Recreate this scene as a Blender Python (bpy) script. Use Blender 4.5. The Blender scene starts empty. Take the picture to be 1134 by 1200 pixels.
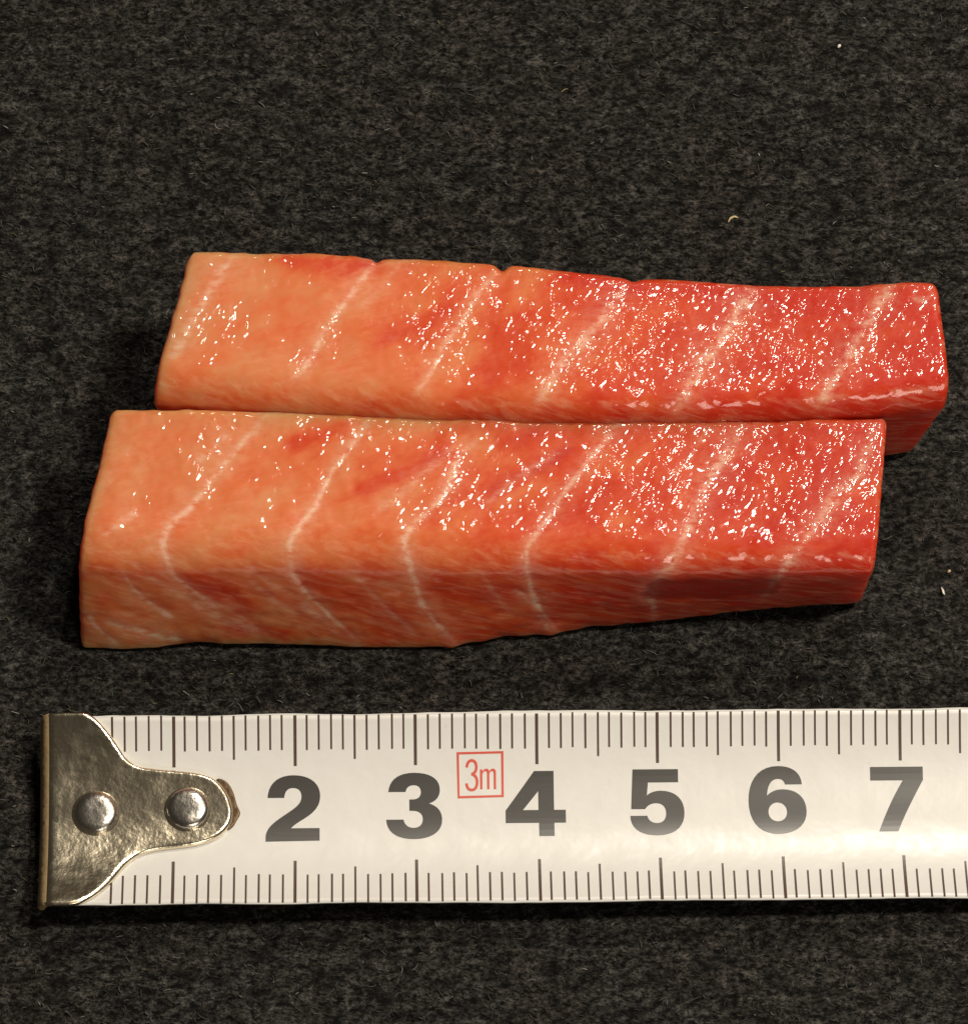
import bpy, bmesh, math, random
import numpy as np
from mathutils import Vector, Matrix

# ------------------------------------------------------------------ camera, lights, exposure
MM = 0.001
SC = bpy.context.scene
COL = SC.collection
rnd = random.Random(7)

TILT = math.radians(20); DIST = 450.0; SPAN = 81.7
cam_data = bpy.data.cameras.new('camera')
cam = bpy.data.objects.new('camera', cam_data); COL.objects.link(cam)
cam.location = (0, -math.sin(TILT)*DIST*MM, math.cos(TILT)*DIST*MM)
cam.rotation_euler = (TILT, 0, 0)
cam_data.sensor_fit = 'HORIZONTAL'; cam_data.sensor_width = 36
cam_data.lens = 36*DIST/SPAN
cam_data.clip_start = 0.02; cam_data.clip_end = 20
SC.camera = cam

world = bpy.data.worlds.new('World'); SC.world = world; world.use_nodes = True
bg = world.node_tree.nodes['Background']
bg.inputs[0].default_value = (1.0, 0.84, 0.66, 1); bg.inputs[1].default_value = 0.032

def area(name, loc, size, power, color, target=(0, 0, 0)):
    l = bpy.data.lights.new(name, 'AREA'); l.shape = 'DISK'; l.size = size; l.energy = power; l.color = color
    o = bpy.data.objects.new(name, l); COL.objects.link(o)
    o.location = loc
    o.rotation_euler = (Vector(target)-Vector(loc)).to_track_quat('-Z', 'Y').to_euler()
    return o
LAMPCOL = (1.0, 0.90, 0.755)
area('ceiling_lamp', (0.29, 0.05, 0.62), 0.07, 3.9, LAMPCOL)
area('far_lamp', (0.11, 0.31, 0.48), 0.05, 1.2, LAMPCOL)
area('front_fill', (0.25, -0.62, 0.42), 0.22, 1.0, LAMPCOL)  # added fill from the front right to brighten the blocks' front faces

SC.view_settings.view_transform = 'Standard'; SC.view_settings.look = 'None'
SC.view_settings.exposure = 0.0; SC.view_settings.gamma = 1.0
SC.cycles.max_bounces = 10; SC.cycles.sample_clamp_indirect = 6

# ------------------------------------------------------------------ helpers
def link(name, me, mat=None, parent=None):
    o = bpy.data.objects.new(name, me); COL.objects.link(o)
    if mat is not None: me.materials.append(mat)
    if parent is not None: o.parent = parent
    return o
def tag(o, label=None, cat=None, group=None, kind=None):
    if label: o['label'] = label
    if cat: o['category'] = cat
    if group: o['group'] = group
    if kind: o['kind'] = kind
    return o
def mesh_from(name, verts, faces, smooth=True):
    me = bpy.data.meshes.new(name)
    me.from_pydata([tuple(v) for v in verts], [], faces)
    if smooth: me.polygons.foreach_set('use_smooth', [True]*len(me.polygons))
    me.update(); return me

class Nodes:
    def __init__(s, name):
        s.m = bpy.data.materials.new(name); s.m.use_nodes = True
        s.nt = s.m.node_tree; s.b = s.nt.nodes['Principled BSDF']
    def n(s, t, **kw):
        x = s.nt.nodes.new(t)
        for k, v in kw.items():
            if k == 'ins':
                for i, val in v.items(): s.put(x.inputs[i], val)
            else: setattr(x, k, v)
        return x
    def put(s, sock, val):
        if isinstance(val, bpy.types.NodeSocket): s.nt.links.new(val, sock)
        else: sock.default_value = val
    def setb(s, **kw):
        for k, v in kw.items(): s.put(s.b.inputs[k.replace('_', ' ')], v)
    def coords(s, scale=(1, 1, 1), rot=(0, 0, 0), loc=(0, 0, 0)):
        tc = s.n('ShaderNodeTexCoord')
        mp = s.n('ShaderNodeMapping', vector_type='TEXTURE', ins={0: tc.outputs['Object'], 1: loc, 2: rot, 3: tuple(.001/c for c in scale)})
        return mp.outputs[0]
    def noise(s, vec, scale, detail=3, rough=.5, dist=0):
        x = s.n('ShaderNodeTexNoise', ins={'Vector': vec, 'Scale': scale, 'Detail': detail, 'Roughness': rough, 'Distortion': dist})
        return x.outputs[0]
    def ramp(s, fac, a, b, lo=0.0, hi=1.0):
        x = s.n('ShaderNodeMapRange', ins={0: fac, 1: a, 2: b, 3: lo, 4: hi}); return x.outputs[0]
    def math(s, op, a, b=0.0, c=0.0, clamp=False):
        x = s.n('ShaderNodeMath', operation=op, use_clamp=clamp, ins={0: a, 1: b, 2: c}); return x.outputs[0]
    def mix(s, fac, a, b, mode='MIX'):
        x = s.n('ShaderNodeMix', data_type='RGBA', blend_type=mode)
        s.put(x.inputs[0], fac); s.put(x.inputs[6], a); s.put(x.inputs[7], b)
        return x.outputs[2]
    def attr(s, name):
        return s.n('ShaderNodeAttribute', attribute_name=name).outputs
    def bump(s, h, strength, dist, normal=None):
        x = s.n('ShaderNodeBump', ins={'Strength': strength, 'Distance': dist, 'Height': h})
        if normal is not None: s.put(x.inputs['Normal'], normal)
        return x.outputs[0]
def rgb(r, g, b): return (r, g, b, 1.0)
def srgb(r, g, b):
    f = lambda c: (c/255/12.92) if c/255 <= .04045 else ((c/255+.055)/1.055)**2.4
    return (f(r), f(g), f(b), 1.0)

# ------------------------------------------------------------------ value noise on arrays
def vnoise(P, freq, seed):
    """smooth 3-d value noise in [-1,1] for an (n,3) array"""
    rs = np.random.RandomState(seed); tab = rs.uniform(-1, 1, 4096)
    Q = P*freq + 100.0; I = np.floor(Q).astype(np.int64); f = Q-I; f = f*f*(3-2*f)
    def h(dx, dy, dz):
        return tab[((I[:, 0]+dx)*73856093 ^ (I[:, 1]+dy)*19349663 ^ (I[:, 2]+dz)*83492791) & 4095]
    out = 0
    for dx in (0, 1):
        wx = f[:, 0] if dx else 1-f[:, 0]
        for dy in (0, 1):
            wy = f[:, 1] if dy else 1-f[:, 1]
            for dz in (0, 1):
                wz = f[:, 2] if dz else 1-f[:, 2]
                out = out + wx*wy*wz*h(dx, dy, dz)
    return out

# ------------------------------------------------------------------ materials
def mat_cloth():
    N = Nodes('black_felt')
    v = N.coords((1, 1.5, 1))
    big = N.noise(N.coords(), .12, 3)
    mid = N.noise(v, 1.3, 4, .7)
    fine = N.noise(v, 3.2, 3, .7)
    a = N.math('MULTIPLY', N.ramp(mid, .38, .66), N.ramp(fine, .34, .64))
    a = N.math('MULTIPLY', a, N.ramp(N.noise(v, .42, 4, .65), .32, .68, .15, 1.5))
    c = N.mix(a, rgb(.0045, .0042, .004), rgb(.122, .115, .107))
    tint = N.mix(N.ramp(big, .4, .6), rgb(1.02, .985, .95), rgb(.95, 1.0, .98))
    c = N.mix(1.0, c, tint, 'MULTIPLY')
    N.setb(Base_Color=c, Roughness=.95)
    N.b.inputs['Specular IOR Level'].default_value = .1
    h = N.math('ADD', mid, N.math('MULTIPLY', fine, .5))
    N.setb(Normal=N.bump(h, .9, .0007))
    return N.m
def mat_fibre():
    N = Nodes('felt_fibre')
    at = N.attr('tone')
    N.setb(Base_Color=at[0], Roughness=.8)
    N.b.inputs['Specular IOR Level'].default_value = .2
    return N.m
def mat_fish():
    N = Nodes('raw_fish')
    vein = N.attr('vein')[2]; red = N.attr('red')[2]; dark = N.attr('dark')[2]; wet = N.attr('wet')[2]
    fib = N.noise(N.coords((.22, 1.8, 1.8), (0, 0, .22)), 1.5, 4, .6, .6)
    fibf = N.noise(N.coords((.22, 1.0, 1.5), (0, .40, 0)), 1.3, 5, .65, .5)
    fib = N.math('ADD', N.math('MULTIPLY', fib, N.ramp(wet, .1, .5)), N.math('MULTIPLY', fibf, N.ramp(wet, .1, .5, 1, 0)))
    fib2 = N.noise(N.coords((.55, 1.5, 1.3), (0, .3, .55)), .75, 4, .6, .5)
    blot = N.noise(N.coords((.6, 1.1, 1), (0, .4, .6)), .32, 3, .55)
    r = N.math('ADD', red, N.math('MULTIPLY', N.math('SUBTRACT', blot, .5), 1.0))
    r = N.math('ADD', r, N.math('MULTIPLY', N.math('SUBTRACT', fib2, .5), .40), clamp=True)
    cr = N.n('ShaderNodeValToRGB', ins={0: r}); e = cr.color_ramp
    e.elements[0].position = 0; e.elements[0].color = rgb(.67, .25, .100)
    e.elements[1].position = 1; e.elements[1].color = rgb(.54, .022, .002)
    for p, c in ((.35, rgb(.69, .168, .050)), (.65, rgb(.63, .072, .012))):
        x = e.elements.new(p); x.color = c
    c = N.mix(N.math('MULTIPLY', N.ramp(fib, .46, .68, 0, .55), N.ramp(wet, .15, .6, 1, .25)), cr.outputs[0], N.mix(N.ramp(wet, .1, .5, .50, .24), cr.outputs[0], rgb(.84, .50, .32)))
    vb = N.math('MULTIPLY', vein, N.ramp(N.noise(N.coords((.6, 1.2, 1.2)), 1.5, 4, .7), .36, .62, .12, 1))
    c = N.mix(N.math('MULTIPLY', vb, .95, clamp=True), c, rgb(.88, .66, .50))
    c = N.mix(N.math('MULTIPLY', dark, .9), c, rgb(.30, .008, .002))
    N.setb(Base_Color=c, Roughness=.55)
    b = N.b.inputs
    b['Subsurface Weight'].default_value = .92
    b['Subsurface Radius'].default_value = (1.0, .26, .09)
    b['Subsurface Scale'].default_value = .0065
    b['Specular IOR Level'].default_value = .25
    n1 = N.noise(N.coords((.62, 1.15, 1), (0, 0, .95)), 1.15, 1, .5, .6)
    n2 = N.noise(N.coords((.8, 1.1, 1), (0, 0, .6)), 2.7, 0, .5)
    h = N.math('ADD', N.math('MULTIPLY', n1, .64), N.math('MULTIPLY', n2, .085))
    h = N.math('ADD', h, N.math('MULTIPLY', vein, .30))
    nb = N.bump(h, wet, .00046)
    nb0 = N.bump(N.math('ADD', h, N.math('MULTIPLY', fib, .2)), .12, .0003)
    N.setb(Normal=nb0)
    b['Coat Weight'].default_value = .9; b['Coat Roughness'].default_value = .105; b['Coat IOR'].default_value = 1.46
    N.setb(Coat_Normal=nb)
    return N.m
def mat_blade():
    N = Nodes('white_lacquer')
    v = N.coords()
    st = N.noise(N.coords((1, 1.4, 1)), .30, 5, .6)
    sp = N.noise(v, 1.1, 3, .6)
    c = N.mix(N.ramp(st, .45, .75, 0, .25), rgb(.70, .695, .675), rgb(.63, .61, .57))
    c = N.mix(N.ramp(sp, .70, .80, 0, .28), c, rgb(.45, .38, .30))
    N.setb(Base_Color=c, Roughness=.38)
    N.b.inputs['Coat Weight'].default_value = .34; N.b.inputs['Coat Roughness'].default_value = .24
    N.setb(Normal=N.bump(N.noise(v, .35, 3), .12, .0006), Coat_Normal=N.bump(N.noise(v, .25, 3), .25, .0006))
    return N.m
def mat_ink(name, col, rough=.35, coat=.6):
    N = Nodes(name)
    v = N.coords()
    c = N.mix(N.ramp(N.noise(v, 4.0, 3, .7), .55, .8, 0, .35), col, tuple(min(1, x*1.6+.03) for x in col[:3])+(1,))
    N.setb(Base_Color=c, Roughness=rough)
    N.b.inputs['Coat Weight'].default_value = coat; N.b.inputs['Coat Roughness'].default_value = .30
    return N.m
def mat_metal(name, col, rough, dimple):
    N = Nodes(name)
    v = N.coords()
    n1 = N.noise(v, .75, 3, .55); n2 = N.noise(v, 2.6, 3, .6)
    wear = N.ramp(N.noise(v, .35, 5, .7), .5, .75)
    c = N.mix(N.math('MULTIPLY', wear, .35), col, tuple(x*.45 for x in col[:3])+(1,))
    N.setb(Base_Color=c, Metallic=1.0, Roughness=N.ramp(wear, 0, 1, rough, rough+.10))
    N.setb(Normal=N.bump(N.math('ADD', n1, N.math('MULTIPLY', n2, .2)), dimple, .0006))
    return N.m
def mat_plain(name, col, rough=.7):
    N = Nodes(name)
    N.setb(Base_Color=N.mix(N.ramp(N.noise(N.coords(), 3.0, 3), .4, .7), col, tuple(x*.6 for x in col[:3])+(1,)), Roughness=rough)
    return N.m

M_CLOTH, M_FIBRE, M_FISH = mat_cloth(), mat_fibre(), mat_fish()
M_BLADE = mat_blade()
M_INK = mat_ink('grey_black_ink', rgb(.036, .033, .030), .32, .8)
M_TICK = mat_ink('brown_black_ink', rgb(.080, .045, .036))
M_RED = mat_ink('red_ink', rgb(.62, .085, .055))
M_NICKEL = mat_metal('worn_nickel', rgb(.84, .75, .57), .21, .115)
M_RIVET = mat_metal('rivet_steel', rgb(.66, .62, .56), .24, .14)
M_EDGE = mat_metal('tarnished_edge', rgb(.50, .36, .19), .50, .2); M_EDGE.node_tree.nodes['Principled BSDF'].inputs['Metallic'].default_value = .35
M_BROWN = mat_metal('tarnished_brass', rgb(.11, .075, .045), .42, .15)

# ------------------------------------------------------------------ the black cloth
def build_cloth():
    n = 300; half = 62.0
    # fine sheet under the things, coarser skirt out to a quarter metre
    xs = np.concatenate([[-260, -180, -120, -85], np.linspace(-half, half, n), [85, 120, 180, 260]])
    X, Y = np.meshgrid(xs, xs, indexing='ij'); P = np.stack([X.ravel(), Y.ravel(), 0*X.ravel()], 1)
    z = .10*vnoise(P, .12, 1) + .07*vnoise(P, .55, 2) + .06*vnoise(P, 1.4, 3)
    inside = (np.abs(P[:, 0]) <= half) & (np.abs(P[:, 1]) <= half)
    z = np.where(inside, z, 0) - .18
    P[:, 2] = z
    m = len(xs); I = np.arange(m*m).reshape(m, m)
    F = np.stack([I[:-1, :-1].ravel(), I[1:, :-1].ravel(), I[1:, 1:].ravel(), I[:-1, 1:].ravel()], 1)
    o = link('table_cloth', mesh_from('table_cloth', P*MM, F.tolist()), M_CLOTH)
    tag(o, 'black flecked felt cloth spread flat under the fish and the tape measure', None, None, 'structure')
    return o
def build_fibres(parent, count=15000):
    rs = np.random.RandomState(5)
    x = rs.uniform(-50, 50, count); y = rs.uniform(-52, 56, count)
    ang = rs.normal(0.05, .75, count); L = rs.gamma(3.0, .09, count)+.14; w = rs.uniform(.022, .055, count)
    curl = rs.normal(0, .5, count); rise = rs.uniform(-.02, .09, count)
    K = 4; V = np.zeros((count, K, 2, 3))
    for k in range(K):
        s = k/(K-1)-.5
        a = ang+curl*s
        cx = x+np.cos(a)*L*s; cy = y+np.sin(a)*L*s; cz = -.10+rise*(1-4*s*s)+.05
        nx, ny = -np.sin(a), np.cos(a); ww = w*(1-.5*abs(2*s))
        V[:, k, 0] = np.stack([cx+nx*ww, cy+ny*ww, cz], 1); V[:, k, 1] = np.stack([cx-nx*ww, cy-ny*ww, cz+.02], 1)
    base = (np.arange(count)*K*2)[:, None]
    q = np.array([[2*k, 2*k+1, 2*k+3, 2*k+2] for k in range(K-1)])
    F = (base[:, :, None]+q[None]).reshape(-1, 4)
    me = bpy.data.meshes.new('felt_fibres')
    nv = count*K*2; nf = len(F)
    me.vertices.add(nv); me.vertices.foreach_set('co', (V.reshape(-1)*MM).astype(np.float32))
    me.loops.add(nf*4); me.loops.foreach_set('vertex_index', F.ravel().astype(np.int32))
    me.polygons.add(nf); me.polygons.foreach_set('loop_start', np.arange(0, nf*4, 4, dtype=np.int32))
    me.update(calc_edges=True)
    t = rs.gamma(1.6, .016, count)+.012
    t = np.where(rs.rand(count) < .012, t+rs.uniform(.05, .20, count), t)
    hue = rs.rand(count)
    c = np.stack([t*1.03, t*.98, t*.91, np.ones(count)], 1)
    c[hue < .05] *= [1.15, 1.0, .55, 1]; c[hue > .93] *= [.85, 1.0, 1.0, 1]
    at = me.attributes.new('tone', 'FLOAT_COLOR', 'POINT')
    at.data.foreach_set('color', np.repeat(c, K*2, axis=0).astype(np.float32).ravel())
    o = link('felt_fibres', me, M_FIBRE, parent); o['kind'] = 'stuff'
    return o

# ------------------------------------------------------------------ fish blocks
def curve_at(pts, u):
    """position along a polyline given as dense stations, by normalised chord length"""
    P = np.array(pts, float)
    s = np.concatenate([[0], np.cumsum(np.linalg.norm(np.diff(P, axis=0), axis=1))]); s /= s[-1]
    return np.stack([np.interp(u, s, P[:, i]) for i in range(3)], 1)
def smooth1(A, k):
    if k < 1: return A
    ker = np.exp(-.5*(np.arange(-3*k, 3*k+1)/k)**2); ker /= ker.sum()
    pad = np.concatenate([2*A[:1]-A[1:3*k+1][::-1], A, 2*A[-1:]-A[-3*k-1:-1][::-1]])
    return np.stack([np.convolve(pad[:, i], ker, 'valid') for i in range(3)], 1)
def seg_dist(P, line):
    """distance of points to a 3-d polyline, and the position along it"""
    L = np.array(line, float); best = np.full(len(P), 1e9); par = np.zeros(len(P))
    for i in range(len(L)-1):
        a, d = L[i], L[i+1]-L[i]; q = max(float(d@d), 1e-9)
        t = np.clip(((P-a)@d)/q, 0, 1); r = np.linalg.norm(P-(a+t[:, None]*d), axis=1)
        m = r < best; best[m] = r[m]; par[m] = (i+t[m])/(len(L)-1)
    return best, par
def fish_geometry(E, n_u=400, n_v=300, r=0.55, r_front=2.6):
    """E: four longitudinal edge curves BT FT FB BB; rounded-quad sections lofted along them, ends rounded"""
    ue = np.linspace(0, 1, n_u)
    C = {k: smooth1(curve_at(v, ue), 3) for k, v in E.items()}
    Lm = 66.0; wd = 11.0; ht = 13.0
    # rounded-square loop, corner radii given in mm
    ra, rb = r/(wd/2), r/(ht/2)
    RC = [r_front, r, r, r]                       # corner radii: front-top is worn rounder than the rest
    CA, CB = [q/(wd/2) for q in RC], [q/(ht/2) for q in RC]
    loop = []
    per = n_v//4
    for q in range(4):                       # sides: top (towards the front), front, bottom, back; each followed by its corner
        c = int(per*(.52 if q == 0 else .36)); m = per-c
        a0, b0, a1, b1 = CA[q-1], CB[q-1], CA[q], CB[q]
        side = np.linspace(0, 1, m, endpoint=False)
        th = np.linspace(0, math.pi/2, c, endpoint=False)
        if q == 0: S = [((1-a0)*(1-t)-(1-a1)*t, 1) for t in side]; K = [(-(1-a1)-a1*math.sin(t), 1-b1+b1*math.cos(t)) for t in th]
        if q == 1: S = [(-1, (1-b0)*(1-t)-(1-b1)*t) for t in side]; K = [(-1+a1-a1*math.cos(t), -(1-b1)-b1*math.sin(t)) for t in th]
        if q == 2: S = [(-(1-a0)*(1-t)+(1-a1)*t, -1) for t in side]; K = [(1-a1+a1*math.sin(t), -1+b1-b1*math.cos(t)) for t in th]
        if q == 3: S = [(1, -(1-b0)*(1-t)+(1-b1)*t) for t in side]; K = [(1-a1+a1*math.cos(t), 1-b1+b1*math.sin(t)) for t in th]
        loop += S+K
    loop = np.array(loop); nv = len(loop)
    # stations: cap rings, rounding, body
    re = r
    body = np.linspace(re/Lm, 1-re/Lm, n_u)
    th = np.linspace(0, math.pi/2, 12, endpoint=False)
    st = []
    for k in np.linspace(0.02, 1, 44, endpoint=False): st.append((0.0, k))
    for t in th: st.append((re*(1-math.cos(t))/Lm, None, math.sin(t)))
    S = []
    for e in st:
        if len(e) == 2: S.append((0.0, (e[1]*(1-ra), e[1]*(1-rb))))
        else: S.append((e[0], (1-ra+ra*e[2], 1-rb+rb*e[2])))
    for u in body: S.append((u, (1, 1)))
    for e in reversed(st):
        if len(e) == 2: S.append((1.0, (e[1]*(1-ra), e[1]*(1-rb))))
        else: S.append((1-e[0], (1-ra+ra*e[2], 1-rb+rb*e[2])))
    ns = len(S)
    V = np.zeros((ns, nv, 3)); UV = np.zeros((ns, nv, 3))
    for i, (u, (sa, sb)) in enumerate(S):
        q = {k: np.array([np.interp(u, ue, c[:, j]) for j in range(3)]) for k, c in C.items()}
        a = (loop[:, 0]*sa+1)/2; b = (loop[:, 1]*sb+1)/2      # a: front(0)->back(1), b: bottom->top
        a, b = a[:, None], b[:, None]
        V[i] = q['FB']*(1-a)*(1-b)+q['BB']*a*(1-b)+q['FT']*(1-a)*b+q['BT']*a*b
        UV[i, :, 0] = u; UV[i, :, 1] = a[:, 0]; UV[i, :, 2] = b[:, 0]
    P = V.reshape(-1, 3)
    I = np.arange(ns*nv).reshape(ns, nv)
    A = I[:-1]; B = I[1:]
    F = np.stack([A.ravel(), np.roll(A, -1, 1).ravel(), np.roll(B, -1, 1).ravel(), B.ravel()], 1)
    faces = F.tolist()
    faces.append(I[0][::-1].tolist()); faces.append(I[-1].tolist())
    return P, UV.reshape(-1, 3), faces
def build_fish(E, veins, patches, darks, redness, name, label, seed, nicks=()):
    P, UV, faces = fish_geometry(E)
    me = mesh_from(name, P*MM, faces)
    nor = np.zeros(len(P)*3, np.float32)
    me.vertex_normals.foreach_get('vector', nor); nor = nor.reshape(-1, 3).astype(float)
    assert nor[np.argmax(P[:, 2]), 2] > 0
    # veins of connective tissue, as a mask on the surface
    vein = np.zeros(len(P)); groove = np.zeros(len(P))
    wob = .28*vnoise(P, .9, seed+20)+.14*vnoise(P, 2.2, seed+21)
    for line, w, s in veins:
        d, t = seg_dist(P, line)
        d = np.abs(d+wob*.5*np.minimum(1, d))
        taper = np.clip(np.minimum(t, 1-t)*7+.25, 0, 1)
        w = w*(1+.45*vnoise(P, .45, seed+30))
        k = s*taper*np.maximum(np.exp(-(d/(w*.74))**2), .30*np.exp(-(d/(w*2.2))**2))
        vein = np.maximum(vein, k); groove = np.maximum(groove, np.exp(-(d/.45)**2)*taper*s)
    up = np.clip((nor[:, 2]-.45)/.4, 0, 1)
    disp = .13*vnoise(P, .22, seed)+.055*vnoise(P, .7, seed+1)+.030*vnoise(P, 1.7, seed+2)+.012*vnoise(P*[1, 1.6, 1.6], 3.0, seed+3)
    disp = disp*(.6+.4*up)+.06*vnoise(P, 1.1, seed+8)*(1-up) - (.05+.02*(1-up))*groove
    P2 = P+nor*disp[:, None]
    for (x, y, z), depth, wid in nicks:                        # small cuts (or, negative, tips) where a vein reaches an edge
        g = np.exp(-((P[:, 0]-x)/wid)**2-((P[:, 1]-y)**2+(P[:, 2]-z)**2)/1.1)
        P2[:, 1] -= depth*g*np.sign(y)
    P2[:, 2] = np.maximum(P2[:, 2], .02)
    me.vertices.foreach_set('co', (P2*MM).astype(np.float32).ravel())
    me.update()
    red = redness(P, UV)+.20*(1-up)
    for line, w, s in patches:
        d, t = seg_dist(P, line)
        red = red+s*np.exp(-(d/w)**2*(1+.5*vnoise(P*[.5, 1.4, 1.4], 1.2, seed+9)))
    dark = np.zeros(len(P))
    for line, w, s in darks:
        d, t = seg_dist(P, line)
        dark = np.maximum(dark, s*np.clip((w-d+.5*vnoise(P, .8, seed+11))/.6, 0, 1))
    lay = np.clip(.52+.48*(P[:, 0]+16)/36+.42*vnoise(P, .16, seed+6)+.55*vnoise(P*[1, .7, 1], .40, seed+7), .14, 1.05)
    lay = np.clip(lay+.35*np.minimum(vein, 1)*np.clip((P[:, 0]+12)/20, 0, 1), 0, 1.15)
    wet = .06+.94*np.clip((nor[:, 2]-.86+.05*vnoise(P, .8, seed+5))/.10, 0, 1)*lay
    for nm, arr in (('vein', vein), ('red', red), ('dark', dark), ('wet', wet)):
        at = me.attributes.new(nm, 'FLOAT', 'POINT'); at.data.foreach_set('value', np.clip(arr, 0, 1.5).astype(np.float32))
    o = link(name, me, M_FISH)
    tag(o, label, 'fish fillet', 'pair of raw fish fillet blocks')
    return o

BACK = dict(
    BT=[[-24.38, 17.63, 15.0], [-18.89, 17.63, 15.0], [-13.94, 17.55, 15.0], [-9.55, 17.24, 15.0], [-8.91, 16.92, 14.95], [-8.27, 17.17, 15.0], [-4.03, 17.01, 15.0], [0.21, 16.71, 15.0], [1.49, 16.35, 14.95], [2.33, 16.55, 15.0], [6.57, 16.02, 15.0], [11.51, 15.37, 14.9], [12.36, 15.18, 14.9], [13.28, 15.3, 14.9], [16.46, 15.26, 14.8], [21.41, 14.89, 14.6], [25.64, 14.66, 14.6], [30.57, 14.65, 14.8], [34.79, 14.87, 15.2], [37.49, 14.75, 15.2]],
    FT=[[-27.34, 5.18, 15.0], [-22.93, 4.71, 15.0], [-18.72, 4.31, 15.0], [-10.3, 3.68, 15.0], [-5.39, 3.28, 15.0], [-0.49, 3.12, 15.0], [5.11, 2.91, 15.0], [10.71, 2.92, 15.0], [16.31, 2.97, 14.8], [21.93, 3.28, 14.5], [27.54, 3.5, 14.4], [33.17, 4.04, 14.3], [38.59, 4.69, 14.3]],
    FB=[[-27.3, 4.0, 0.0], [-18.7, 3.95, 0.0], [-10.3, 3.85, 0.0], [0, 3.75, 0.0], [10.7, 3.45, 0.0], [22, 3.65, 0.0], [33.2, 4.7, 0.3], [36.35, 5.1, 0.8]],
    BB=[[-24.4, 17.0, 0.0], [-10, 16.8, 0.0], [5, 15.9, 0.0], [20, 14.9, 0.0], [36.75, 14.4, 0.3]])
FRONT = dict(
    BT=[[-30.62, 4.4, 13.0], [-25.81, 4.4, 13.0], [-18.78, 4.25, 13.0], [-10.33, 3.87, 13.0], [-1.19, 3.57, 13.0], [9.35, 3.42, 13.0], [16.38, 3.45, 12.8], [23.43, 3.55, 12.6], [33.29, 3.8, 12.5]],
    FT=[[-33.21, -8.26, 13.0], [-28.37, -8.33, 13.0], [-22.79, -8.48, 13.0], [-15.82, -8.33, 13.0], [-10.24, -8.4, 13.0], [-3.28, -8.55, 13.0], [3.69, -8.72, 12.8], [10.67, -8.94, 12.5], [16.26, -9.05, 12.2], [23.25, -9.02, 11.8], [27.45, -9.03, 11.6], [32.07, -9.0, 11.5]],
    FB=[[-33.86, -12.35, 0.0], [-29.77, -12.5, 0.0], [-26.19, -12.27, 0.2], [-19.05, -12.08, 0.3], [-11.92, -12.31, 0.1], [-4.78, -12.35, 0.0], [-0.5, -11.89, 0.2], [5.93, -11.02, 0.3], [9.5, -10.6, 0.4], [13.07, -10.19, 0.5], [16.65, -9.77, 0.6], [20.22, -9.35, 0.7], [27.37, -8.78, 0.8], [31.66, -8.48, 0.8]],
    BB=[[-31.65, 4.2, 0.0], [-18, 4.1, 0.0], [-5, 3.5, 0.0], [10, 3.2, 0.0], [22, 3.3, 0.0], [32.58, 3.5, 0.4]])

# lines of connective tissue, red patches and the dark flake: points on the blocks in mm, width, strength
BACK_VEINS = [([[-20.79, 17.13, 14.98], [-22.24, 14.83, 15.0], [-23.47, 12.39, 15.0], [-24.89, 9.5, 15.0], [-25.84, 7.84, 14.99]], 0.55, 0.55),
    ([[-9.05, 16.44, 14.98], [-10.59, 14.29, 15.0], [-12.26, 11.86, 15.0], [-13.5, 9.5, 15.0], [-14.46, 7.62, 15.0], [-15.93, 5.86, 14.68]], 0.42, 0.8),
    ([[1.27, 16.0, 14.94], [-0.49, 13.84, 15.0], [-1.97, 11.1, 15.0], [-3.44, 8.98, 15.0], [-4.42, 6.56, 15.0], [-5.82, 4.86, 14.54]], 0.36, 0.7),
    ([[-6.86, 16.77, 14.92], [-8.61, 14.07, 14.99], [-10.36, 12.39, 14.99]], 0.35, 0.3),
    ([[11.72, 14.64, 14.91], [10.22, 12.18, 14.94], [8.16, 9.51, 14.98], [6.67, 7.92, 15.0], [5.19, 5.31, 14.92], [4.42, 4.0, 14.23]], 0.62, 0.75),
    ([[22.46, 14.23, 14.59], [21.38, 12.86, 14.59], [20.14, 10.71, 14.63], [18.06, 7.73, 14.72], [16.83, 5.6, 14.76], [15.86, 3.82, 13.91]], 0.66, 0.8),
    ([[33.73, 14.35, 15.06], [32.87, 13.34, 14.91], [31.41, 10.78, 14.66], [29.44, 7.44, 14.49], [28.43, 5.67, 14.38], [27.26, 4.12, 13.34]], 0.62, 0.7),
    ([[37.24, 13.65, 15.07], [36.17, 13.13, 15.05], [35.32, 13.28, 15.06]], 0.3, 0.4)]
BACK_PATCHES = [([[-16.05, 16.74, 15.0], [-14.06, 16.2, 15.0], [-9.55, 16.86, 14.88]], 1.0, 0.42),
    ([[-8.93, 9.51, 15.0], [-6.33, 10.57, 15.0], [-3.31, 11.93, 15.0]], 1.1, 0.28),
    ([[0.56, 7.24, 14.99], [2.32, 9.51, 15.0], [3.73, 11.02, 15.0]], 1.6, 0.25),
    ([[6.57, 15.44, 14.99], [13.63, 14.72, 14.89], [21.4, 14.07, 14.6]], 1.0, 0.3),
    ([[22.09, 13.47, 14.59], [24.57, 13.62, 14.59], [30.56, 13.78, 14.77]], 1.0, 0.3),
    ([[-16.69, 11.63, 15.0], [-18.78, 10.11, 15.0]], 0.9, 0.15),
    ([[34.75, 12.55, 14.98], [37.39, 11.07, 14.87], [37.44, 6.69, 14.47]], 1.3, 0.2)]
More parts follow.
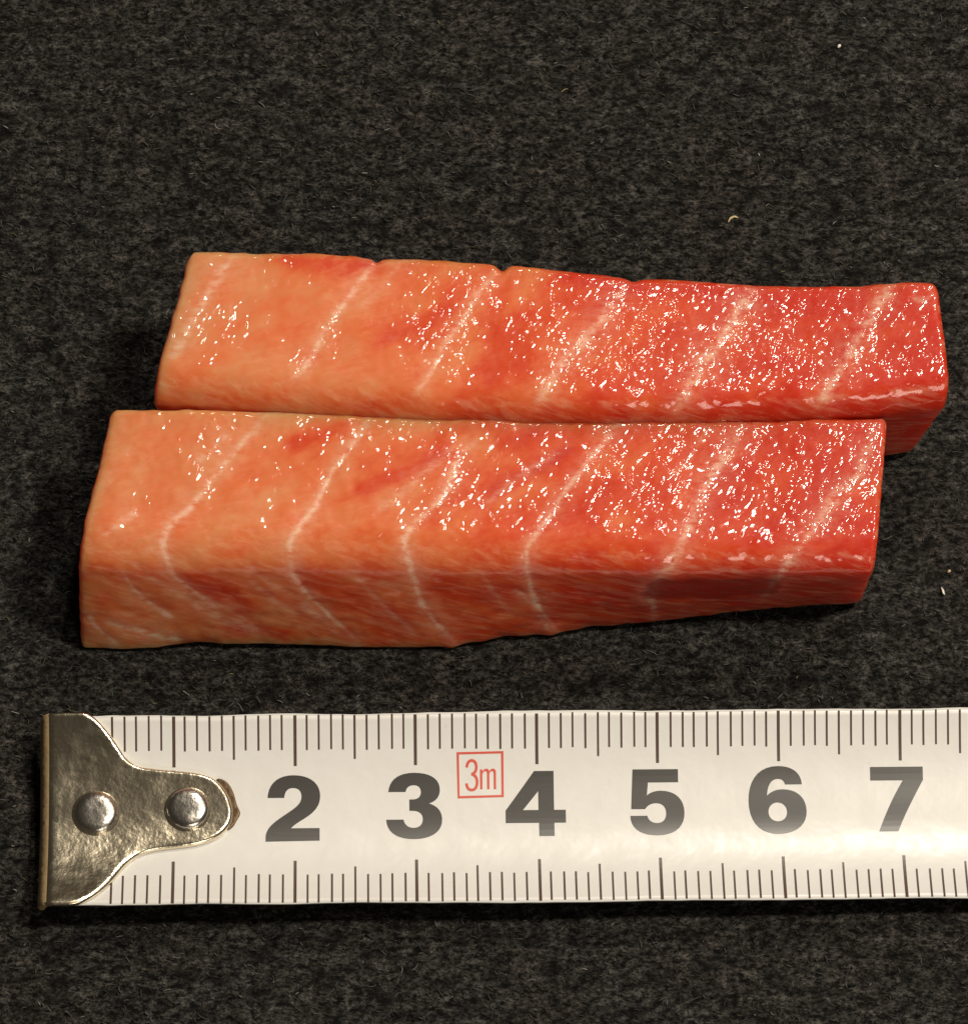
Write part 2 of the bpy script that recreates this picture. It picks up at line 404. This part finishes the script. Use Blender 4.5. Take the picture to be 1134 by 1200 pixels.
FRONT_VEINS = [([[-17.86, 3.9, 12.92], [-20.34, 0.72, 13.0], [-22.46, -2.2, 13.0], [-24.17, -4.51, 13.0], [-25.61, -5.83, 12.97], [-26.3, -7.11, 12.59], [-26.1, -7.78, 12.2], [-25.79, -8.82, 11.17], [-25.23, -9.41, 9.68], [-23.37, -10.14, 7.28], [-21.7, -10.71, 5.24]], 0.42, 0.75),
    ([[-20.86, 2.37, 13.0], [-22.23, 0.94, 13.0], [-23.75, -0.33, 13.0]], 0.7, 0.4),
    ([[-9.42, 3.35, 12.99], [-11.15, 0.72, 13.0], [-12.6, -1.38, 13.0], [-13.83, -4.29, 13.0], [-15.0, -5.84, 12.97], [-15.84, -7.11, 12.59], [-15.91, -7.89, 12.1], [-15.68, -9.13, 10.35], [-14.63, -9.97, 7.63], [-13.21, -10.71, 5.26], [-10.54, -11.97, 1.24]], 0.4, 0.85),
    ([[-28.35, -4.58, 13.0], [-29.59, -5.62, 12.99], [-31.54, -7.03, 12.58]], 0.5, 0.5),
    ([[-29.59, -9.07, 10.61], [-29.24, -9.5, 9.3], [-28.3, -10.14, 7.29], [-26.71, -10.74, 5.33], [-25.62, -10.97, 4.49]], 0.36, 0.75),
    ([[-32.74, -10.82, 4.93], [-32.4, -11.26, 3.58], [-31.49, -11.75, 2.15], [-30.42, -12.21, 0.83]], 0.4, 0.6),
    ([[-31.64, -11.06, 4.3], [-30.27, -11.33, 3.57], [-28.54, -11.58, 2.75], [-26.39, -11.83, 1.71], [-25.06, -11.92, 1.31]], 0.6, 0.6),
    ([[-24.02, -9.8, 8.44], [-22.68, -10.24, 6.92], [-20.65, -10.8, 4.85], [-18.95, -11.3, 3.02]], 0.35, 0.35),
    ([[-19.73, -9.16, 10.43], [-18.08, -9.92, 7.72], [-16.04, -10.61, 5.41], [-13.97, -11.27, 3.38]], 0.4, 0.3),
    ([[-0.42, 1.77, 12.99], [-2.17, -0.11, 13.0], [-2.87, -2.42, 13.0], [-3.84, -3.99, 13.0], [-5.3, -5.33, 13.0], [-6.49, -6.74, 12.81], [-6.35, -7.81, 12.27], [-6.08, -8.75, 11.38], [-5.61, -9.69, 8.98], [-5.15, -10.41, 6.56], [-3.9, -11.25, 3.56], [-2.42, -11.84, 1.07]], 0.4, 0.85),
    ([[-2.17, 1.02, 13.0], [-4.34, -0.86, 13.0], [-6.57, -2.95, 13.0], [-8.8, -4.81, 13.0]], 0.6, 0.4),
    ([[-4.72, -10.17, 7.38], [-6.81, -9.82, 8.5], [-8.9, -9.46, 9.59]], 0.5, 0.2),
    ([[11.25, 3.19, 12.82], [9.26, 0.75, 12.91], [7.99, -1.11, 12.87], [6.72, -2.67, 12.85], [5.52, -4.74, 12.83], [4.26, -6.57, 12.75], [3.49, -7.67, 12.31], [3.5, -9.03, 10.91], [3.94, -9.78, 7.74], [4.6, -10.33, 4.8], [5.77, -10.81, 1.6]], 0.4, 0.8),
    ([[2.46, -9.73, 8.24], [3.38, -9.99, 6.85], [4.6, -10.33, 4.8]], 0.4, 0.5),
    ([[7.02, 1.04, 12.94], [3.5, -1.13, 12.94], [1.33, -2.92, 12.94], [0.07, -3.97, 12.95]], 0.4, 0.35),
    ([[21.53, 3.43, 12.39], [19.79, 0.29, 12.53], [18.29, -1.78, 12.48], [17.35, -4.29, 12.39], [16.34, -6.76, 12.25], [15.51, -8.29, 11.54], [14.57, -9.22, 9.98], [13.87, -9.47, 7.48], [13.86, -9.66, 5.45], [14.33, -9.96, 1.53]], 0.6, 0.75),
    ([[32.28, 2.96, 12.45], [30.8, -1.14, 12.15], [28.87, -2.89, 12.04], [27.64, -4.86, 11.92], [25.93, -7.27, 11.6], [24.7, -8.69, 10.57], [23.8, -9.05, 7.56], [23.16, -9.1, 3.4]], 0.58, 0.7),
    ([[18.49, 2.85, 12.71], [16.69, -0.12, 12.62], [15.27, -1.61, 12.61]], 0.35, 0.25),
    ([[-25.57, -9.79, 8.42], [-23.44, -10.59, 5.76], [-20.91, -11.14, 3.67], [-18.27, -11.54, 2.2]], 0.8, 0.38),
    ([[-15.14, -10.1, 7.16], [-13.8, -10.88, 4.66], [-12.02, -11.71, 2.04]], 0.7, 0.38),
    ([[-4.73, -10.72, 5.51], [-3.69, -11.35, 3.18], [-3.06, -11.83, 1.28]], 0.7, 0.35),
    ([[4.32, -10.45, 4.28], [5.05, -10.73, 2.47], [5.49, -10.91, 1.23]], 0.6, 0.4),
    ([[-29.12, -8.34, 11.68], [-26.79, -9.51, 9.32], [-24.08, -10.14, 7.28]], 0.5, 0.3),
    ([[-19.35, -8.62, 11.44], [-17.68, -9.48, 9.22], [-15.63, -10.1, 7.15]], 0.45, 0.28),
    ([[-11.31, -8.36, 11.73], [-9.62, -9.8, 8.43], [-7.43, -10.92, 4.78], [-5.47, -11.73, 2.09]], 0.4, 0.28),
    ([[-0.49, -8.66, 11.53], [0.56, -9.77, 8.36], [2.2, -10.62, 4.33]], 0.4, 0.25)]
FRONT_PATCHES = [([[-15.58, 1.24, 13.0], [-13.41, 2.07, 13.0], [-11.73, 2.74, 13.0]], 0.9, 0.38),
    ([[-9.58, -2.87, 13.0], [-7.91, -1.9, 13.0], [-4.69, -0.63, 13.0], [-3.3, 0.49, 13.0]], 0.95, 0.4),
    ([[1.61, 1.62, 12.99], [4.07, 2.0, 12.98]], 1.0, 0.36),
    ([[0.91, -2.85, 12.95], [5.12, -0.23, 12.94], [6.87, 0.67, 12.94]], 0.8, 0.36),
    ([[-18.69, -1.75, 13.0], [-15.9, -0.63, 13.0]], 1.0, 0.15),
    ([[-23.97, -9.46, 9.59], [-22.34, -9.8, 8.43], [-19.89, -10.38, 6.24]], 1.1, 0.34),
    ([[-21.09, -11.42, 2.73], [-19.53, -11.4, 2.68], [-16.85, -11.55, 2.23]], 0.8, 0.36),
    ([[-13.11, -9.43, 9.5], [-11.05, -10.14, 7.26], [-8.26, -10.67, 5.58]], 1.6, 0.25),
    ([[-1.9, -9.81, 8.46], [0.92, -10.07, 7.07]], 1.8, 0.25),
    ([[-13.05, -7.48, 12.4], [-16.55, -4.73, 13.0]], 0.8, 0.14),
    ([[8.59, -4.64, 12.74], [10.71, -2.41, 12.75]], 1.0, 0.2),
    ([[6.54, -9.64, 7.98], [12.22, -9.69, 5.99]], 1.6, 0.25)]
FRONT_DARKS = [([[14.86, -9.44, 7.4], [16.41, -9.38, 7.24], [19.96, -9.21, 6.74], [22.99, -9.08, 6.8]], 2.2, 0.85),
    ([[25.29, -8.99, 6.12], [28.43, -8.89, 6.67], [30.47, -8.86, 7.9]], 1.3, 0.3),
    ([[6.57, -10.01, 5.82], [12.24, -9.78, 5.17]], 1.0, 0.12)]

def lerp_red(lo, hi, x0, x1):
    def f(P, UV):
        t = np.clip((P[:, 0]-x0)/(x1-x0), 0, 1)
        return lo+(hi-lo)*t
    return f

cloth = build_cloth()
build_fibres(cloth)
build_fish(BACK, BACK_VEINS, BACK_PATCHES, [], lerp_red(.17, .92, -18, 28), 'fish_fillet',
           'far red-orange raw fish block reaching further right, away from the tape', 11,
           [((1.5, 16.4, 15), .55, .45), ((-8.9, 17.1, 15), .3, .3), ((12.4, 15.2, 14.9), .22, .5)])
build_fish(FRONT, FRONT_VEINS, FRONT_PATCHES, FRONT_DARKS, lerp_red(.19, .92, -18, 28), 'fish_fillet',
           'near red-orange raw fish block with striped cut side facing the tape', 37,
           [((-2.6, -11.9, .3), -.22, .8), ((5.6, -10.9, .5), -.26, .8), ((-24, -12.1, .2), .30, 1.6), ((1.5, -11.6, .3), .22, 1.2), ((9, -10.6, .5), .2, 1.2)])

# ------------------------------------------------------------------ tape measure
TAPE_W = 16.25; SAG = 1.9
def arc_z(y):
    """height of the curved blade across its width"""
    return SAG*(np.asarray(y)/(TAPE_W/2))**2
tape = bpy.data.objects.new('tape_measure', None); COL.objects.link(tape)
tape.empty_display_size = .01
tape.location = (-35.55*MM, -27.55*MM, 2.3*MM)
tape.rotation_euler = (0, math.radians(.9), math.radians(.8))
tag(tape, 'white steel tape measure with black centimetre numbers and riveted metal hook', 'tape measure')

def build_blade():
    xs = np.linspace(1.2, 112, 220); ys = np.linspace(-TAPE_W/2, TAPE_W/2, 33)
    P = []; nx, ny = len(xs), len(ys)
    rs = np.random.RandomState(4)
    X, Y = np.meshgrid(xs, ys, indexing='ij')
    Q = np.stack([X.ravel(), Y.ravel()*0, Y.ravel()*0], 1)
    wav = (.11*vnoise(Q, .16, 8)+.03*vnoise(Q, .8, 9)).reshape(nx, ny)*np.sign(Y)*(np.abs(Y)/(TAPE_W/2))**4
    Z = arc_z(Y+wav)
    top = np.stack([X, Y+wav, Z], -1).reshape(-1, 3); bot = np.stack([X, Y+wav, Z-.22], -1).reshape(-1, 3)
    I = np.arange(nx*ny).reshape(nx, ny); n = nx*ny
    f = np.stack([I[:-1, :-1].ravel(), I[1:, :-1].ravel(), I[1:, 1:].ravel(), I[:-1, 1:].ravel()], 1)
    faces = f.tolist()+(f[:, ::-1]+n).tolist()
    ring = list(I[:, 0])+list(I[-1, 1:])+list(I[-2::-1, -1])+list(I[0, -2:0:-1])
    for a, b in zip(ring, ring[1:]+ring[:1]): faces.append([int(b), int(a), int(a)+n, int(b)+n])
    me = mesh_from('blade', np.concatenate([top, bot])*MM, faces)
    me.polygons.foreach_set('use_smooth', [i < 2*len(f) for i in range(len(faces))])
    return link('blade', me, M_BLADE, tape)
blade = build_blade()

def bez(path, steps=9):
    """'M'/'L'/'C' outline -> points"""
    out = []
    for seg in path:
        if len(seg) == 2: out.append(seg)
        else:
            p0 = out[-1]; a, b, c = (seg[0:2], seg[2:4], seg[4:6])
            for k in range(1, steps+1):
                t = k/steps; s = 1-t
                out.append(tuple(s**3*p0[i]+3*s*s*t*a[i]+3*s*t*t*b[i]+t**3*c[i] for i in (0, 1)))
    if (out[0][0]-out[-1][0])**2+(out[0][1]-out[-1][1])**2 < 1e-9: out.pop()
    return out
def print_mesh(name, loops, lift=.03, thick=.02):
    """flat outlines (tape mm) laid as a thin layer of ink on the curved blade"""
    from mathutils.geometry import tessellate_polygon
    vs = [Vector((x, y, 0)) for l in loops for x, y in l]
    tris = tessellate_polygon([[Vector((x, y, 0)) for x, y in l] for l in loops])
    bm = bmesh.new()
    bv = [bm.verts.new(v) for v in vs]
    for t in tris:
        try: bm.faces.new([bv[i] for i in t])
        except ValueError: pass
    ys = [v.y for v in vs]
    y = math.floor(min(ys)/.5)*.5
    while y < max(ys):
        bmesh.ops.bisect_plane(bm, geom=bm.verts[:]+bm.edges[:]+bm.faces[:], plane_co=(0, y, 0), plane_no=(0, 1, 0), dist=1e-5)
        y += .5
    bmesh.ops.recalc_face_normals(bm, faces=bm.faces[:])
    if sum(f.normal.z for f in bm.faces) < 0: bmesh.ops.reverse_faces(bm, faces=bm.faces[:])
    top = bm.faces[:]
    r = bmesh.ops.extrude_face_region(bm, geom=top)
    for v in r['geom']:
        if isinstance(v, bmesh.types.BMVert): v.co.z += thick
    for f in top:
        if f.is_valid: bm.faces.remove(f)
    for v in bm.verts: v.co.z += lift-thick+float(arc_z(v.co.y)); v.co *= MM
    me = bpy.data.meshes.new(name); bm.to_mesh(me); bm.free()
    return me

# numerals: outlines drawn in a fine grid (y down), placed by their own tick
GU = 1/2.577/14.2*1.003
def glyph(loops, tick_x, value, mid_y=319.0, off=0.6):
    k = GU
    return [[((x-tick_x)*k+value*10.0-.0, -(y-mid_y)*k*1.06+off) for x, y in bez(l)] for l in loops]
DIGITS = {
    2: (168, [[(86, 290), (88, 250, 115, 226, 163, 226), (212, 226, 244, 248, 244, 285), (244, 318, 222, 335, 195, 352), (178, 362, 165, 370, 156, 380), (242, 380), (242, 418), (80, 420), (80, 405), (82, 380, 100, 365, 130, 345), (165, 322, 188, 310, 188, 287), (188, 270, 178, 262, 163, 262), (147, 262, 138, 270, 136, 290), (86, 290)]]),
    3: (537, [[(453, 276), (456, 240, 485, 222, 530, 222), (580, 222, 608, 240, 608, 270), (608, 290, 597, 303, 575, 310), (602, 318, 614, 335, 614, 358), (614, 395, 580, 416, 530, 416), (478, 416, 448, 395, 446, 357), (498, 357), (500, 370, 510, 382, 528, 382), (545, 382, 556, 372, 556, 356), (556, 340, 545, 331, 525, 331), (516, 331), (516, 298), (525, 298), (542, 298, 551, 290, 551, 277), (551, 264, 543, 257, 530, 257), (515, 257, 507, 264, 505, 276), (453, 276)]]),
    4: (903, [[(893, 220), (952, 220), (952, 332), (987, 332), (987, 370), (952, 370), (952, 410), (906, 410), (906, 370), (806, 370), (806, 333)], [(905, 277), (858, 332), (905, 332)]]),
    5: (200, [[(122, 218), (259, 218), (259, 255), (168, 255), (164, 292), (175, 283, 190, 279, 205, 279), (250, 279, 276, 303, 276, 343), (276, 386, 245, 411, 194, 411), (143, 411, 113, 390, 113, 352), (164, 352), (167, 366, 178, 374, 193, 374), (210, 374, 221, 363, 221, 345), (221, 327, 211, 315, 192, 315), (177, 315, 165, 321, 158, 332), (116, 332), (122, 218)]]),
    6: (567, [[(634, 264), (583, 264), (581, 254, 574, 248, 562, 248), (542, 248, 530, 265, 528, 296), (540, 284, 556, 278, 575, 278), (620, 278, 646, 303, 646, 342), (646, 383, 612, 410, 560, 410), (505, 410, 472, 375, 472, 312), (472, 248, 506, 212, 562, 212), (605, 212, 632, 230, 634, 264)],
              [(559, 316), (543, 316, 531, 328, 531, 344), (531, 360, 543, 372, 559, 372), (575, 372, 587, 360, 587, 344), (587, 328, 575, 316, 559, 316)]]),
    7: (934, [[(843, 217), (1002, 217), (1002, 254), (975, 300, 945, 350, 922, 405), (864, 405), (885, 355, 905, 310, 941, 255), (843, 255)]]),
}
for val, (tx, loops) in DIGITS.items():
    link('digit', print_mesh('digit', glyph(loops, tx, val)), M_INK, tape)

# red 3m mark in its frame
def strip(pts, w):
    """outline of a stroke of width w along points"""
    P = [Vector((x, y)) for x, y in pts]; L, R_ = [], []
    for i, p in enumerate(P):
        d = (P[min(i+1, len(P)-1)]-P[max(i-1, 0)]).normalized(); n = Vector((-d.y, d.x))*w/2
        L.append(p+n); R_.append(p-n)
    return [(v.x, v.y) for v in L+R_[::-1]]
def marks(loops): return [[((x-720)*GU+35.0, -(y-319.0)*GU*1.06+.42) for x, y in l] for l in loops]
link('red_frame', print_mesh('red_frame', marks([[(660, 160), (801, 158), (801, 287), (662, 290)], [(667, 166), (668, 283), (794, 281), (794, 164)]])), M_RED, tape)
three = bez([(690, 202), (692, 188, 698, 183, 705, 183), (714, 183, 719, 190, 719, 201), (719, 214, 712, 220, 704, 221), (714, 222, 721, 230, 721, 243), (721, 258, 714, 266, 705, 266), (696, 266, 690, 260, 689, 247)])
up_, low = three[:three.index((704, 221))+1], three[three.index((704, 221)):]
bm3 = [print_mesh('red_character', marks([strip(q, 8)]), lift=l) for q, l in ((up_, .03), (low, .034))]
link('red_character', bm3[0], M_RED, tape)
bmj = bmesh.new(); bmj.from_mesh(bm3[0]); bmj.from_mesh(bm3[1]); bmj.to_mesh(bm3[0]); bmj.free()
mm_ = [[(730, 208), (737, 208), (737, 214), (741, 208, 745, 206, 749, 206), (754, 206, 757, 209, 758, 214), (761, 208, 765, 206, 769, 206), (775, 206, 778, 210, 778, 218), (778, 264), (771, 264), (771, 221), (771, 215, 769, 213, 766, 213), (761, 213, 758, 217, 758, 224), (758, 264), (751, 264), (751, 221), (751, 215, 749, 213, 746, 213), (741, 213, 737, 218, 737, 226), (737, 264), (730, 264)]]
link('red_character', print_mesh('red_character', marks([bez(l) for l in mm_])), M_RED, tape)

# tick marks: three lengths on both edges, mesh data shared
TICKS = {}
def tick(kind, side):
    key = (kind, side)
    if key not in TICKS:
        ln = {'mm': 2.70, 'half': 3.40, 'cm': 3.95}[kind]; w = {'mm': .16, 'half': .17, 'cm': .25}[kind]
        e = (TAPE_W/2-.10)*side; i = e-ln*side
        TICKS[key] = print_mesh('tick_mark', [[(-w/2, e), (w/2, e), (w/2, i), (-w/2, i)]])
        TICKS[key].materials.append(M_TICK)
    return TICKS[key]
for k in range(5, 111):
    kind = 'cm' if k % 10 == 0 else 'half' if k % 5 == 0 else 'mm'
    for side in (1, -1):
        me = tick(kind, side)
        if k == 35 and side == 1: me = tick('mm', side)            # stops at the red frame
        o = bpy.data.objects.new('tick_mark', me); COL.objects.link(o); o.parent = tape
        o.location = ((k+rnd.uniform(-.06, .06))*MM, rnd.uniform(-.05, .05)*MM*side, 0)

# the hook plate: outline in mm, top surface follows the blade, left edge bent down
def hook_xy(X, Y): return ((X-(61-30)*4.05)/4.05/14.2, -((Y-541)/4.05/14.2)*1.065)
HK = [(285, 93), (318, 106), (345, 126), (376, 154), (402, 184), (428, 216), (452, 250), (475, 282), (500, 304), (525, 318), (560, 327), (610, 332), (670, 338), (730, 343), (790, 349), (840, 357), (880, 370), (915, 391), (945, 423), (968, 462), (982, 503), (986, 540), (978, 580), (955, 615), (920, 645), (875, 668), (820, 685), (760, 694), (700, 700), (640, 707), (590, 716), (545, 732), (505, 757), (470, 792), (440, 832), (410, 872), (370, 912), (325, 948), (275, 975), (235, 984)]
def resample(P, step):
    P = np.array(P, float); Q = np.concatenate([P, P[:1]])
    s = np.concatenate([[0], np.cumsum(np.linalg.norm(np.diff(Q, axis=0), axis=1))])
    u = np.linspace(0, s[-1], int(s[-1]/step), endpoint=False)
    return np.stack([np.interp(u, s, Q[:, i]) for i in (0, 1)], 1)
X0 = .10; BR = .35; FL = 1.3; BA = math.radians(75)                                   # where the bend starts, its radius, length of the lip
def bend(x, z):
    """wrap the flat plate round the bend at its left end; z is height above the plate's underside"""
    if x >= X0: return x, z
    s = X0-x; a = min(s/BR, BA); r = BR+z
    px, pz = X0-math.sin(a)*r, -BR+math.cos(a)*r
    if s > BR*BA: px -= math.cos(BA)*(s-BR*BA); pz -= math.sin(BA)*(s-BR*BA)
    return px, pz
def plate_mesh(name, outline, thick, bev, lift, bent, nz=.5):
    """plate with rounded rim: outline rings + a top face cut into a grid so it can follow the blade"""
    P = resample(outline, .28)
    for _ in range(2): P = .5*P+.25*(np.roll(P, 1, 0)+np.roll(P, -1, 0))
    d = np.roll(P, -1, 0)-np.roll(P, 1, 0); d /= np.linalg.norm(d, axis=1)[:, None]
    nrm = np.stack([d[:, 1], -d[:, 0]], 1)
    area2 = np.sum(P[:, 0]*np.roll(P[:, 1], -1)-np.roll(P[:, 0], -1)*P[:, 1])
    if area2 > 0: pass
    else: nrm = -nrm                                       # nrm points outwards
    rings = [(0, 0.0)]
    for k in range(6):
        t = k/5*math.pi/2; rings.append((bev*(1-math.cos(t)), thick-bev+bev*math.sin(t)))
    bm = bmesh.new(); loops = []
    for ins, z in rings:
        loops.append([bm.verts.new((p[0]-n[0]*ins, p[1]-n[1]*ins, z)) for p, n in zip(P, nrm)])
    N_ = len(P)
    for a, b in zip(loops, loops[1:]):
        for i in range(N_):
            j = (i+1) % N_; bm.faces.new((a[i], a[j], b[j], b[i]))
    f = bm.faces.new(loops[-1])
    r = bmesh.ops.triangulate(bm, faces=[f])
    fs = r['faces']
    x0, x1 = P[:, 0].min(), P[:, 0].max(); y0, y1 = P[:, 1].min(), P[:, 1].max()
    for ax, lo, hi in ((0, x0, x1), (1, y0, y1)):
        cuts = [X0-.12] if bent and ax == 0 else []
        for c in cuts+[lo+.3+.4*i for i in range(int((hi-lo-.3)/.4)+1)]:
            co = [0, 0, 0]; co[ax] = c; no = [0, 0, 0]; no[ax] = 1
            g = [x for x in bm.faces if abs(x.normal.z) > .9 or x.calc_center_median().z > thick-1e-4]
            ge = list({e for x in g for e in x.edges}); gv = list({v for x in g for v in x.verts})
            bmesh.ops.bisect_plane(bm, geom=gv+ge+g, plane_co=co, plane_no=no, dist=1e-4)
    bmesh.ops.recalc_face_normals(bm, faces=bm.faces[:])
    for v in bm.verts:
        x, y, z = v.co
        zz = z
        if bent: x, zz = bend(x, z)
        zz += float(arc_z(y))+lift
        v.co = Vector((x, y, zz))*MM
    me = bpy.data.meshes.new(name); bm.to_mesh(me); bm.free()
    me.polygons.foreach_set('use_smooth', [True]*len(me.polygons)); me.update()
    return me
hk = [hook_xy(*p) for p in HK]
xl = X0-BR*BA-FL
hk += [(xl, hk[-1][1]+.02), (xl, hk[0][1]-.02)]
hook = link('hook', plate_mesh('hook', hk, .55, .40, .05, True), M_NICKEL, tape)
hook.data.materials.append(M_EDGE)
for f in hook.data.polygons:
    if f.center.x < bend(X0-.125, .55)[0]*MM and f.center.x < (X0-.06)*MM: f.material_index = 1
tag(hook, 'worn bent nickel end hook')
lip = [hook_xy(*p) for p in [(900, 372), (940, 380), (965, 400), (984, 435), (995, 468), (1000, 500), (1022, 530), (1024, 541), (1002, 556), (992, 590), (968, 610), (940, 620), (900, 600)]]
link('hook_backing', plate_mesh('hook_backing', lip, .22, .10, .03, False), M_BROWN, tape)

def rivet(cx, cy, r):
    prof = [(1.06, 0), (1.06, .06), (1.0, .16), (.96, .34), (.88, .50), (.76, .60), (.6, .655), (.4, .675), (.2, .685)]
    n = 40; V = []; F = []
    for q, h in prof:
        for k in range(n):
            a = 2*math.pi*k/n; V.append((cx+q*r*math.cos(a), cy+q*r*math.sin(a), h*r*.62))
    V.append((cx, cy, .69*r*.62))
    for i in range(len(prof)-1):
        for k in range(n):
            F.append((i*n+k, i*n+(k+1) % n, (i+1)*n+(k+1) % n, (i+1)*n+k))
    b = (len(prof)-1)*n
    for k in range(n): F.append((b+k, b+(k+1) % n, len(V)-1))
    V = np.array(V); V[:, 2] += float(arc_z(cy))+.55
    return link('rivet', mesh_from('rivet', V*MM, F), M_RIVET, hook)
for X, Y, rr in ((337, 535, 108), (770, 520, 106)):
    x, y = hook_xy(X, Y); rivet(x, y, rr/4.05/14.2)

# ------------------------------------------------------------------ bits of lint on the cloth
M_LINT_W = mat_plain('white_lint', rgb(.85, .80, .70)); M_LINT_Y = mat_plain('straw_lint', rgb(.55, .46, .26))
def lint(pts, w, mat, label):
    n = 8; V = []; F = []
    P = np.array(pts, float)
    u = np.linspace(0, 1, 9); s = np.linspace(0, 1, len(P))
    Q = np.stack([np.interp(u, s, P[:, i]) for i in range(3)], 1)
    for i in range(1, 8): Q[i] = Q[i]
    for i, q in enumerate(Q):
        t = Q[min(i+1, 8)]-Q[max(i-1, 0)]; t /= np.linalg.norm(t)
        a = np.cross(t, (0, 0, 1)); a /= np.linalg.norm(a); b = np.cross(a, t)
        ww = w*(1-.75*abs(u[i]*2-1)**2.2)*(1+.15*math.sin(i*2.3))
        for k in range(n):
            th = 2*math.pi*k/n; V.append(q+a*ww*math.cos(th)+b*ww*.7*math.sin(th))
    for i in range(8):
        for k in range(n): F.append((i*n+k, i*n+(k+1) % n, (i+1)*n+(k+1) % n, (i+1)*n+k))
    F.append(tuple(range(n))[::-1]); F.append(tuple(8*n+k for k in range(n)))
    c = P.mean(0); c[2] = 0
    o = link('lint', mesh_from('lint', (np.array(V)-c)*MM, F), mat); o.location = Vector(c)*MM
    tag(o, label, 'lint', 'lint specks on the black cloth')
lint([(30.83, 43.05, .12), (30.95, 43.2, .2), (31.08, 43.36, .14)], .14, M_LINT_W, 'round bright white lint speck at the far edge of the cloth, behind the fish')
lint([(21.0, 26.5, .1), (21.2, 26.85, .22), (21.55, 27.05, .2), (21.9, 26.95, .1)], .11, M_LINT_Y, 'curved straw-coloured lint just behind the far fish block')
lint([(38.95, -5.45, .1), (39.1, -5.35, .2), (39.22, -5.25, .1)], .13, M_LINT_Y, 'rounded pale lint speck right of the near fish block')
lint([(38.38, -6.75, .1), (38.5, -7.05, .22), (38.55, -7.3, .2), (38.68, -7.45, .1)], .10, M_LINT_W, 'bent yellowish-white lint strand between the near fish block and the tape')
